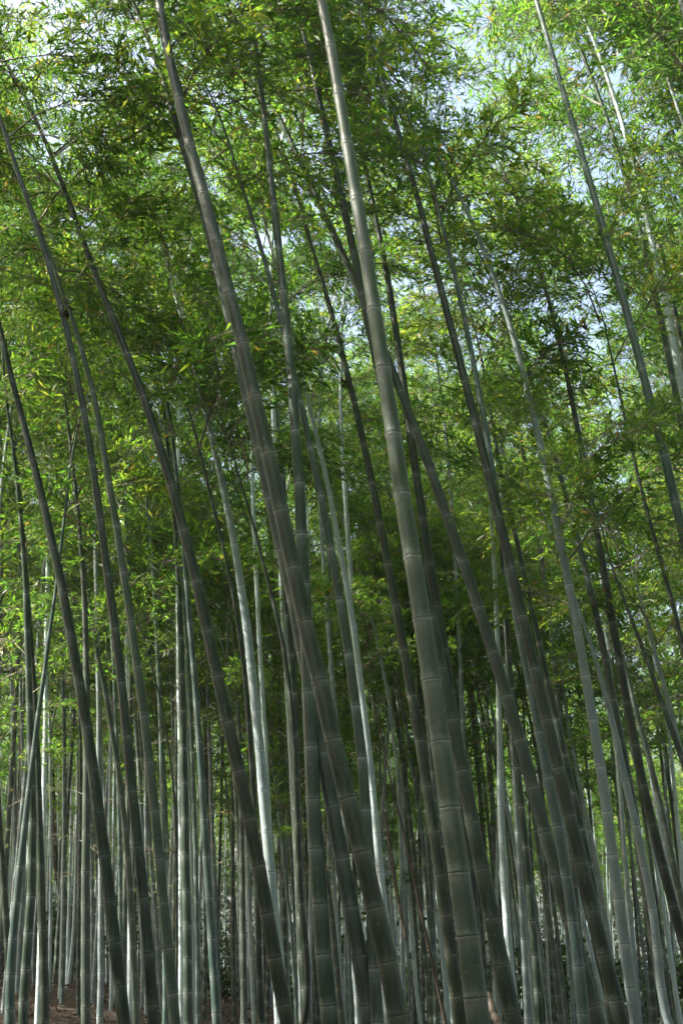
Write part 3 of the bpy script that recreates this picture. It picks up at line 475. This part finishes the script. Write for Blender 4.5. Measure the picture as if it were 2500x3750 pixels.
("grey upright culm touching a bright light-blue culm on its right","grey",.085,.6,"545,1600,7 550,1720,9 554,1830,11 556,1929,12 556,1990,13 557,2054,14 558,2137,14 559,2177,14 560,2240,15 561,2297,15 562,2352,16"),
("bright light-blue culm leaning slightly, left of the dark ringed leaning culm's lower part","pale",.08,.6,"556,1780,7 562,1870,9 567,1944,10 570,2007,11 571,2069,11 573,2102,11 575,2164,11 578,2220,11 580,2257,12 583,2352,12"),
("narrow grey culm low down, left of the dark ringed leaning culm's foot","grey",.07,.6,"590,1900,5 598,1990,6 603,2080,8 606,2151,9 608,2226,9 610,2297,9 612,2352,10"),
("short-looking pale culm rooted on the bank beside the dark ringed leaning culm","pale2",.072,.6,"606,2000,6 612,2110,7 615,2200,9 618,2257,9 620,2310,9"),
("slim pale culm right of the shiny bluish-white culm's foot","pale2",.065,.6,"632,1800,5 637,1894,6 642,1969,7 644,2032,7 645,2107,7 648,2180,8 655,2300,9 658,2352,9"),
("slim bright-edged culm leaning along the right of the shiny bluish-white culm","teal",.06,.6,"588,1500,3 594,1548,4 602,1606,5 609,1643,5 617,1686,6 622,1728,6 628,1771,7 634,1813,7 640,1862,8 649,1944,8 653,1994,8 658,2032,9 663,2082,9 667,2127,9 671,2169,9 674,2220,10 678,2280,10 682,2352,10"),
("pale culm with a glowing left edge just left of the evenly ringed dark green culm","pale2",.075,.6,"664,1520,6 662,1598,8 660,1686,8 659,1761,9 658,1894,8 658,1960,8 657,2082,9 657,2132,9 659,2190,10 662,2250,10 666,2352,11"),
("slim grey culm between the evenly ringed dark green culm and the blue-green upright one","grey",.065,.6,"696,1800,5 700,1906,6 703,1980,7 706,2057,7 708,2132,8 712,2207,8 717,2290,9 722,2352,9"),
("brilliant white culm between the blue-green upright culm and the half hidden grey one","pale",.075,.6,"745,1780,6 751,1850,8 756,1907,9 761,1957,9 765,2010,9 768,2057,9 772,2094,10 776,2150,10 780,2200,10 790,2352,11"),
("slim pale bluish culm left of the brilliant white one, behind the blue-green upright culm","pale",.065,.6,"733,1760,6 736,1811,7 740,1870,8 745,1930,8 749,1990,8 756,2100,9 768,2352,10"),
("dark slim culm right of the blue-green upright culm's foot","dark",.075,.6,"735,1900,9 748,2000,11 757,2066,12 763,2115,12 768,2167,13 771,2206,13 776,2252,14 786,2352,15"),
("brownish-grey culm left of the blue-green upright culm's foot","grey",.07,.6,"708,2050,6 716,2130,7 720,2180,9 723,2260,10 728,2352,10"),
("bright slim culm at the bottom, right of the dark slim culm beside the upright one","pale",.07,.6,"788,1980,6 793,2060,7 794,2140,8 793,2220,9 792,2300,9 792,2352,10"),
("pale blue slim culm at the bottom, touching the half hidden grey culm's left","pale2",.07,.6,"793,2040,7 799,2130,8 801,2180,9 803,2232,9 804,2307,10 805,2352,10"),
("pale slim culm low down between the half hidden grey and thick sunlit-sided culms","pale2",.07,.6,"860,2050,7 868,2150,8 873,2210,9 876,2257,9 878,2307,10 880,2352,10"),
]

# ------------------------------------------------------------------ ground
gx = np.concatenate([np.linspace(-300, -30, 12), np.linspace(-26, 26, 105), np.linspace(30, 300, 12)])
gy = np.concatenate([np.linspace(-300, -12, 10), np.linspace(-8, 60, 130), np.linspace(66, 500, 14)])
X, Y = np.meshgrid(gx, gy); Z = ground_z(X, Y); Z[:] = np.where(Y > 60, np.minimum(Z, Z), Z)
nx, ny = len(gx), len(gy)
i, j = np.meshgrid(np.arange(nx-1), np.arange(ny-1)); a = (j*nx+i).ravel()
g = link('ground', make_mesh('ground', np.stack([X, Y, Z], -1).reshape(-1, 3), np.stack([a, a+1, a+nx+1, a+nx], -1), [SOIL], smooth=True))
g['kind'] = 'structure'; g['label'] = 'brown leaf covered forest floor rising to a low bank'

def loose_leaves(n, x0, x1, y0, y1, size, lift, lay=.35):
    x = rng.uniform(x0, x1, n); y = rng.uniform(y0, y1, n)
    c = np.stack([x, y, ground_z(x, y)+rng.uniform(.0, lift, n)], -1)
    d = norm(np.stack([rng.normal(0, 1, n), rng.normal(0, 1, n), rng.normal(0, lay, n)], -1))
    upv = norm(np.array([0, 0, 1.])+rng.normal(0, lay, (n, 3))); s = norm(np.cross(d, upv))
    l = size*rng.uniform(.5, 1.3, n)[:, None]; w = l*rng.uniform(.1, .2, n)[:, None]
    V = np.stack([c-d*l/2, c+s*w, c+d*l/2, c-s*w], 1).reshape(-1, 3)
    return V, np.arange(4*n).reshape(-1, 4), rng.random(n)
V, Q, T = loose_leaves(26000, -13, 6, 11, 34, .13, .09)
lt = link('leaf_litter', make_mesh('leaf_litter', V, Q, [DRY_LEAF], attrs={'tint': ('FACE', T)}))
lt['kind'] = 'stuff'; lt['label'] = 'dry brown bamboo leaves lying thick on the bank'

# ------------------------------------------------------------------ surveyed culms
DEPTHS = []
HANGING = [('dark culm with warm sunlit', 789, 872), ('blackish culm with long', 150, 705), ('tall silvery sunlit', 1152, 604), ('dark green culm second', 1330, 742), ('dark slim culm with sunlit', 818, 300)]
for line in CULMS:
    label, kind, P, rad, zl, lod, Y0 = survey(line)
    DEPTHS.append((Y0, P[0, 0]))
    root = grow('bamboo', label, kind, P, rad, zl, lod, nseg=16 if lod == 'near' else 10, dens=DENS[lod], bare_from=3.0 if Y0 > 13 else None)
    for key, u, v in HANGING:                        # dry sheaths and leaf wads still hanging on the stem
        if label.startswith(key):
            c, _ = place(np.array([u]), np.array([v]), Y0); n = 16; g4 = np.random.default_rng(int(u))
            b = c[0]-P[0]+g4.normal(0, .022, (n, 3)); d = norm(g4.normal(0, .5, (n, 3))+np.array([0, 0, -1.1])); s = norm(np.cross(d, g4.normal(0, 1, (n, 3))))
            l = g4.uniform(.05, .12, n)[:, None]; w = l*.16
            W = np.stack([b, b+d*l*.5+s*w, b+d*l, b+d*l*.5-s*w], 1).reshape(-1, 3)
            link('dried_sheath', make_mesh('dried_sheath', W, np.arange(4*n).reshape(-1, 4), [DRY_LEAF], attrs={'tint': ('FACE', g4.random(n)*.7)}), root)

# ------------------------------------------------------------------ the rest of the grove: seven grown patterns, copied with their parts
def free_culm(height, r0, lean, bow):
    m = 44; q = np.linspace(0, 1, m)
    P = np.stack([lean*q**1.3*height*.12 + bow*q**5*height*.13, rng.normal(0, .25)*q**2, q*height*(1-.05*q**4)], -1)
    return P, r0*np.clip(1-q*.55-.42*q**4, .04, 1)
FAR_LABEL = {'left': 'thin far-off bamboo in the dense background stand at left',
             'mid': 'thin far-off bamboo in the dense background stand at the centre',
             'right': 'thin far-off bamboo in the dense background stand at right'}
protos = []
for i in range(13):
    kind = ['pale2', 'grey', 'pale', 'green', 'teal', 'pale2', 'grey', 'pale', 'green', 'pale2', 'teal', 'grey', 'pale'][i]
    P, r = free_culm(rng.uniform(12.5, 15.5), rng.uniform(.034, .048), rng.uniform(-1.0, .1), rng.choice([-1, -1, 1]))
    protos.append(grow('bamboo', '', kind, P, r, rng.uniform(7.0, 9.0), 'mid' if i < 6 else 'far', inter=.27, nseg=9, gaps=False, dens=DENS['fill']+(.14 if i < 6 else 0), bare_from=2.2))
def set_copy(src, x, y, rz, sc, label, group, first):
    o = src if first else src.copy()
    if not first:
        COL.objects.link(o)
        for ch in list(src.children):
            c = ch.copy(); COL.objects.link(c); c.parent = o
    o.location = (x, y, float(ground_z(x, y))-.08); o.rotation_euler = (0, 0, rz); o.scale = (sc, sc, sc)
    o['label'] = label; o['group'] = group
def blocks_gap(x, y):
    return any(in_gap(np.array([x+dx, y, z]), 1.15) for z in (6.5, 7.5, 8.5, 9.5, 10.5, 11.5, 12.5, 13.5, 14.5) for dx in (-1.4, -.6, .3))
used = [False]*len(protos); spots = []; tries = 0
def near_any(x, y): return any((x-a)**2+(y-b)**2 < .5 for a, b in spots) or any(abs(y-b) < .8 and abs(x-a) < .4 for b, a in DEPTHS)
while len(spots) < 17 and tries < 4000:            # close ones just off the right side: only their tops reach into the picture
    tries += 1; y = rng.uniform(8.6, 12.5); x = .285*y + rng.uniform(.3, 2.0)
    if near_any(x, y) or any(in_gap(np.array([x-.9, y, z])) for z in (9.5, 11, 12.5)): continue
    spots.append((x, y))
N_EDGE += len(spots)
while len(spots) < N_EDGE and tries < 9000:      # culms rooted just outside the sides of the frame
    tries += 1
    if len(spots) < N_EDGE*.66: y = rng.uniform(14, 28); x = .285*y + rng.uniform(.4, 2.4)
    else: y = rng.uniform(10, 22); x = -.285*y - rng.uniform(.3, 1.6)
    if near_any(x, y) or blocks_gap(x, y): continue
    spots.append((x, y))
while len(spots) < N_EDGE+N_FILL and tries < 40000:
    tries += 1
    y = math.sqrt(rng.uniform(FILL_NEAR**2, FILL_FAR**2)); half = .30*y+.8
    x = rng.uniform(-half, half)
    if y < 20 and rng.random() < .45: continue
    if near_any(x, y) or (blocks_gap(x, y) and rng.random() < .95): continue
    spots.append((x, y))
for n_, (x, y) in enumerate(spots):
    i = int(rng.integers(0, 6) if y < 22 else rng.integers(6, 13)); u = x/y
    side = 'left' if u < -.11 else 'right' if u > .11 else 'mid'
    rz = rng.uniform(-.6, .6) + (math.pi if n_ >= N_EDGE and x > -2 and rng.random() < .2 else 0)
    label, group = FAR_LABEL[side], 'far-off background bamboos, ' + {'left': 'left', 'mid': 'centre', 'right': 'right'}[side]
    if n_ < N_EDGE:
        sd = 'right' if x > 0 else 'left'
        label, group = 'tall bamboo rooted just beyond the %s picture edge, its leafy top reaching in' % sd, 'bamboos beyond the %s picture edge' % sd
    set_copy(protos[i], x, y, rz, rng.uniform(.88, 1.14), label, group, not used[i])
    used[i] = True

# the grove goes on behind these, beside the frame and behind the viewpoint: one mass; its unseen parts placed for shade
GP = []
for i in range(10):
    P, r = free_culm(rng.uniform(12.5, 15.5), rng.uniform(.034, .048), rng.uniform(-.9, .5), rng.choice([-1, 1]))
    GP.append(bamboo_parts(P, r, np.zeros(3), rng.uniform(5.8, 8.4), 'grove', inter=.27, nseg=6, gaps=False, dens=DENS['grove'] if i < 5 else .9)[:4])
gspots = []
def scatter(n, fx, fy, ok):
    c = t_ = 0
    while c < n and t_ < 30000:
        t_ += 1; x, y = fx(), fy()
        if ok(x, y) and not any((x-a)**2+(y-b)**2 < .7 for a, b in gspots): gspots.append((x, y)); c += 1
scatter(GROVE[0], lambda: rng.uniform(-34, 34), lambda: rng.uniform(FILL_FAR, 84), lambda x, y: abs(x) < .36*y+3 and not (blocks_gap(x, y) and rng.random() < .93))
scatter(GROVE[1], lambda: rng.uniform(-20, 20), lambda: rng.uniform(-14, 6), lambda x, y: (abs(x) > .45*max(y, 0)+2.4 or y < -2.5) and not (-6.5 < x < 0 and y > -2))  # unseen, behind the viewpoint: shades the culm fronts, clearing left for sun
for _ in range(GROVE[2]):
    y = rng.uniform(15, 60); x = -.36*y-2.2-rng.uniform(0, 12)
    if not (x > -14 and y < 18) and not any((x-a)**2+(y-b)**2 < .7 for a, b in gspots): gspots.append((x, y))
scatter(GROVE[4], lambda: rng.uniform(-24, -6.5), lambda: rng.uniform(-4, 15), lambda x, y: -x > .36*y+2.2 and not (x > -14 and y > 8.5))  # unseen left side, shaped with a clearing that lets sun through
scatter(GROVE[3], lambda: rng.uniform(3, 30), lambda: rng.uniform(4, 60), lambda x, y: x > .36*y+2.2 and not blocks_gap(x, y))
VV, QQ, MM, AB, AA, TT = [], [], [], [], [], []; off = 0
for x, y in gspots:
    V, Q, nd, (lv, lq, lt, sv, sq) = GP[rng.integers(5) if FILL_FAR < y < 50 and abs(x) < .36*y+3 else rng.integers(5, 10)]
    sc = rng.uniform(.85, 1.15); a = rng.uniform(0, 6.28) if rng.random() < .4 else rng.uniform(-.8, .8); ca, sa = math.cos(a)*sc, math.sin(a)*sc
    Rm = np.array([[ca, -sa, 0], [sa, ca, 0], [0, 0, sc]]); o_ = np.array([x, y, float(ground_z(x, y))-.08])
    for W, q, m_, n_, t_ in ((V, Q, 3 if rng.random() < .5 else 0, nd, np.zeros(len(Q))), (lv, lq, 1, None, lt), (sv, sq, 2, None, np.zeros(len(sq)))):
        VV.append(W @ Rm.T + o_); QQ.append(q+off); MM.append(np.full(len(q), m_)); AB.append(n_['below'][1] if n_ else np.full(len(W), .2)); AA.append(n_['above'][1] if n_ else np.full(len(W), .2)); TT.append(t_); off += len(W)
gr = link('surrounding_bamboo_grove', make_mesh('surrounding_bamboo_grove', np.concatenate(VV), np.concatenate(QQ), [CM['pale2'], LEAF, TWIG, CM['pale']], np.concatenate(MM),
          attrs={'below': ('POINT', np.concatenate(AB)), 'above': ('POINT', np.concatenate(AA)), 'tint': ('FACE', np.concatenate(TT))}))
gr['kind'] = 'stuff'; gr['label'] = 'mass of bamboo farther off, too many to count, plus unseen ones around added for shade'

# ------------------------------------------------------------------ tree with dark trunk, shrubs, fallen stems
def leaf_cloud(centres, radii, n, size, g):
    k = g.integers(len(centres), size=n)
    d = norm(g.normal(0, 1, (n, 3))); rr = g.random(n)[:, None]**.45
    c = centres[k] + d*rr*radii[k][:, None]*np.array([1, 1, .75])
    f = norm(d*.6+g.normal(0, .7, (n, 3))+np.array([0, 0, -.3])); s = norm(np.cross(f, g.normal(0, 1, (n, 3))))
    l = size*g.uniform(.6, 1.3, n)[:, None]; w = l*.28
    V = np.stack([c, c+f*l*.5+s*w, c+f*l, c+f*l*.5-s*w], 1).reshape(-1, 3)
    return V, np.arange(4*n).reshape(-1, 4), np.clip(g.normal(.45, .25, n), 0, 1)
a = np.array([[118,1700,9],[122,1790,10],[124,1880,12],[127,1960,13],[133,2015,14],[143,2055,15],[149,2110,15],[151,2180,16],[152,2260,17]], float)
P, t = place(a[:, 0], a[:, 1], 31.0); rad = a[:, 2]*K*t/(2*FPX)
P, rad = P[::-1], rad[::-1]; gz = ground_z(P[0, 0], P[0, 1])
P = np.concatenate([[[P[0, 0], P[0, 1], gz-.1]], P[P[:, 2] > gz+.05]]); rad = np.concatenate([[rad[0]*1.5], rad[-(len(P)-1):]])
tr = empty('tree', P[0], 'dark crooked tree trunk among the pale slim culms at far left', 'tree')
q = np.arange(1, 8)/7
ext = P[-1]+np.stack([-.3*q, .2*q, 4.5*q], -1)
PP = np.concatenate([P, ext]); rr = np.concatenate([rad, rad[-1]*(1-.7*q)])
V, Q = sweep(PP-P[0], rr, 10); link('trunk', make_mesh('trunk', V, Q, [BARK], smooth=True), tr)
for _ in range(6):
    b0 = ext[rng.integers(1, 7)]-P[0]; d = norm(np.array([rng.normal(), rng.normal(), .8])); qq = np.linspace(0, 1, 6)[:, None]
    V, Q = sweep(b0+d*qq*2.0+np.array([0, 0, .3])*qq**2, np.linspace(.05, .012, 6), 6); link('limb', make_mesh('limb', V, Q, [BARK], smooth=True), tr)
gg = np.random.default_rng(5)
cen = (ext[rng.integers(2, 7, 26)]-P[0])+gg.normal(0, 1.1, (26, 3))
V, Q, T = leaf_cloud(cen, gg.uniform(.5, .9, 26), 9000, .12, gg); link('crown', make_mesh('crown', V, Q, [SHRUB_LEAF], attrs={'tint': ('FACE', T)}), tr)

def shrub(u, v, Yd, h, wdt, label, n, seed):
    g2 = np.random.default_rng(seed); p, _ = place(np.array([u]), np.array([v]), Yd); x, y = p[0, 0], p[0, 1]; z = float(ground_z(x, y))
    r = empty('shrub', (x, y, z), label, 'shrub')
    SV, SQ, o_ = [], [], 0; tips = []
    for _ in range(9):
        d = norm(np.array([g2.normal(0, .5), g2.normal(0, .5), 1.])); ln = h*g2.uniform(.6, 1); qq = np.linspace(0, 1, 6)[:, None]
        pl = d*ln*qq + np.array([g2.normal(0, .2), g2.normal(0, .2), 0])*ln*qq**2
        V, Q = sweep(pl+np.array([0, 0, -.05]), np.linspace(.014, .004, 6), 5); SV.append(V); SQ.append(Q+o_); o_ += len(V)
        tips += [pl[3], pl[4], pl[5]]
    link('stems', make_mesh('stems', np.concatenate(SV), np.concatenate(SQ), [BARK]), r)
    tips = np.array(tips)*np.array([wdt/h, wdt/h, 1]) + g2.normal(0, .12, (len(tips), 3))
    V, Q, T = leaf_cloud(tips, g2.uniform(.16, .34, len(tips))*h/1.2, n, .09, g2); link('foliage', make_mesh('foliage', V, Q, [SHRUB_LEAF], attrs={'tint': ('FACE', T)}), r)
shrub(122, 2225, 27, 1.7, 1.5, 'yellow-green shrub on the bank below the dark tree trunk', 3200, 1)
shrub(158, 2200, 33, 2.6, 1.8, 'dark leafy shrub just right of the dark tree trunk', 3500, 2)
shrub(85, 2215, 34, 2.4, 1.8, 'dusky shrub left of the dark tree trunk behind the leaning culm', 3000, 3)
shrub(318, 2235, 34, 2.6, 1.6, 'shrub in the gap beside the mottled grey culm', 2600, 4)
shrub(8, 2235, 30, 1.5, 1.3, 'low green shrub at the left picture edge on the bank', 2200, 5)
shrub(468, 2170, 36, 3.0, 1.8, 'dark tall shrub behind the gap between the light blue culms', 3000, 6)
shrub(520, 2300, 26, .7, .8, 'small pale green shrub on the bank left of the dark ringed culm', 900, 7)

# low undergrowth under the far culms, plus unseen clumps added to block light
g3 = np.random.default_rng(21)
cx = g3.uniform(-36, 36, 420); cy = g3.uniform(38, 92, 420); keep = np.abs(cx) < .38*cy+2; cx, cy = cx[keep], cy[keep]
bx = np.concatenate([g3.uniform(-24, -9, 240), g3.uniform(-14, 14, 130)]); by = np.concatenate([g3.uniform(-12, 14, 240), g3.uniform(-20, -9, 130)])  # out of view at left and behind: put in to stop low light
bx = np.append(bx, g3.uniform(-1, 24, 190)); by = np.append(by, g3.uniform(27, 62, 190)); kp = np.abs(bx) < np.where(by > 20, .36*by, 99); bx, by = bx[kp], by[kp]
ra = g3.uniform(0, 6.283, 300); rd = g3.uniform(4.5, 10, 300); rx, ry = rd*np.cos(ra), rd*np.sin(ra); kp = np.abs(rx) > .4*np.maximum(ry, 0)+2.6*(ry > 0)  # unseen ring round the camera, added to darken the near culm feet
bx = np.append(bx, rx[kp]); by = np.append(by, ry[kp])
cx = np.concatenate([cx, bx]); cy = np.concatenate([cy, by])
cen = np.stack([cx, cy, ground_z(cx, cy)+np.where(cy < 20, 1.9, 1.)*g3.uniform(.2, 1.8, len(cx))], -1)
V, Q, T = leaf_cloud(cen, g3.uniform(.6, 1.5, len(cx)), 190000, .2, g3)
ug = link('undergrowth', make_mesh('undergrowth', V, Q, [SHRUB_LEAF], attrs={'tint': ('FACE', T)})); ug['kind'] = 'stuff'; ug['label'] = 'dark low undergrowth between the far culms, plus unseen clumps added to block light'

# the wood closing the view behind the grove
cx = g3.uniform(-45, 45, 620); cy = g3.uniform(86, 104, 620); cz = ground_z(cx, cy)+g3.uniform(0, 1, 620)**.8*9.5
V, Q, T = leaf_cloud(np.stack([cx, cy, cz], -1), g3.uniform(1.1, 2.2, 620), 90000, .42, g3)
dw = link('distant_wood', make_mesh('distant_wood', V, Q, [SHRUB_LEAF], attrs={'tint': ('FACE', T)})); dw['kind'] = 'stuff'; dw['label'] = 'dark wood seen as one mass behind the grove'

def fallen(a0, a1, Yd0, Yd1, r, label, kind='brown'):
    A, _ = place(np.array([a0[0]]), np.array([a0[1]]), Yd0); B, _ = place(np.array([a1[0]]), np.array([a1[1]]), Yd1)
    q = np.linspace(0, 1, 30)[:, None]; P = A+(B-A)*q*1.25; P[:, 2] += -.1*np.sin(q[:, 0]*3.1)
    root = empty('fallen_bamboo', P[0], label, 'bamboo stem')
    V, Q, nd, nodes, S = build_culm_mesh(P-P[0], np.full(30, r)*np.linspace(1, .8, 30), .28, 12)
    link('culm', make_mesh('culm', V, Q, [CM[kind]], smooth=True, attrs=nd), root)
    q = np.linspace(0, 1, 5)[:, None]; Vb, Qb, o_ = [], [], 0
    for nn in nodes[2::4]:
        p0 = np.array([np.interp(nn, S, (P-P[0])[:, c]) for c in range(3)]); d = norm(np.array([rng.normal(), rng.normal(), .6]))
        V, Q = sweep(p0+d*.5*q, np.linspace(.006, .002, 5), 4); Vb.append(V); Qb.append(Q+o_); o_ += len(V)
    if Vb: link('branches', make_mesh('branches', np.concatenate(Vb), np.concatenate(Qb), [TWIG]), root)
fallen((1118, 2285), (1160, 2352), 12.2, 11.6, .042, 'brown dead culm leaning low behind the near-black thick culm at the bottom')
fallen((884, 1868), (922, 2096), 17.5, 17.0, .03, 'brown dead culm slanting behind the white cluster at the centre')
exec_end = True

# thin air between the stems
if HAZE > 0:
    x0, x1, y0, y1, z0, z1 = -310, 310, -310, 510, -9, 24
    V = np.array([[x, y, z] for x in (x0, x1) for y in (y0, y1) for z in (z0, z1)], float)
    Q = np.array([[0,1,3,2],[4,6,7,5],[0,4,5,1],[2,3,7,6],[0,2,6,4],[1,5,7,3]])
    hm, nt, out = new_mat('thin_haze'); pv = node(nt, 'ShaderNodeVolumePrincipled'); pv.inputs['Density'].default_value = HAZE; pv.inputs['Color'].default_value = (.86, .9, .93, 1); pv.inputs['Anisotropy'].default_value = .3
    nt.links.new(pv.outputs[0], out.inputs['Volume'])
    hz = link('haze', make_mesh('haze', V, Q, [hm])); hz['kind'] = 'stuff'; hz['label'] = 'thin pale air haze between the far culms'
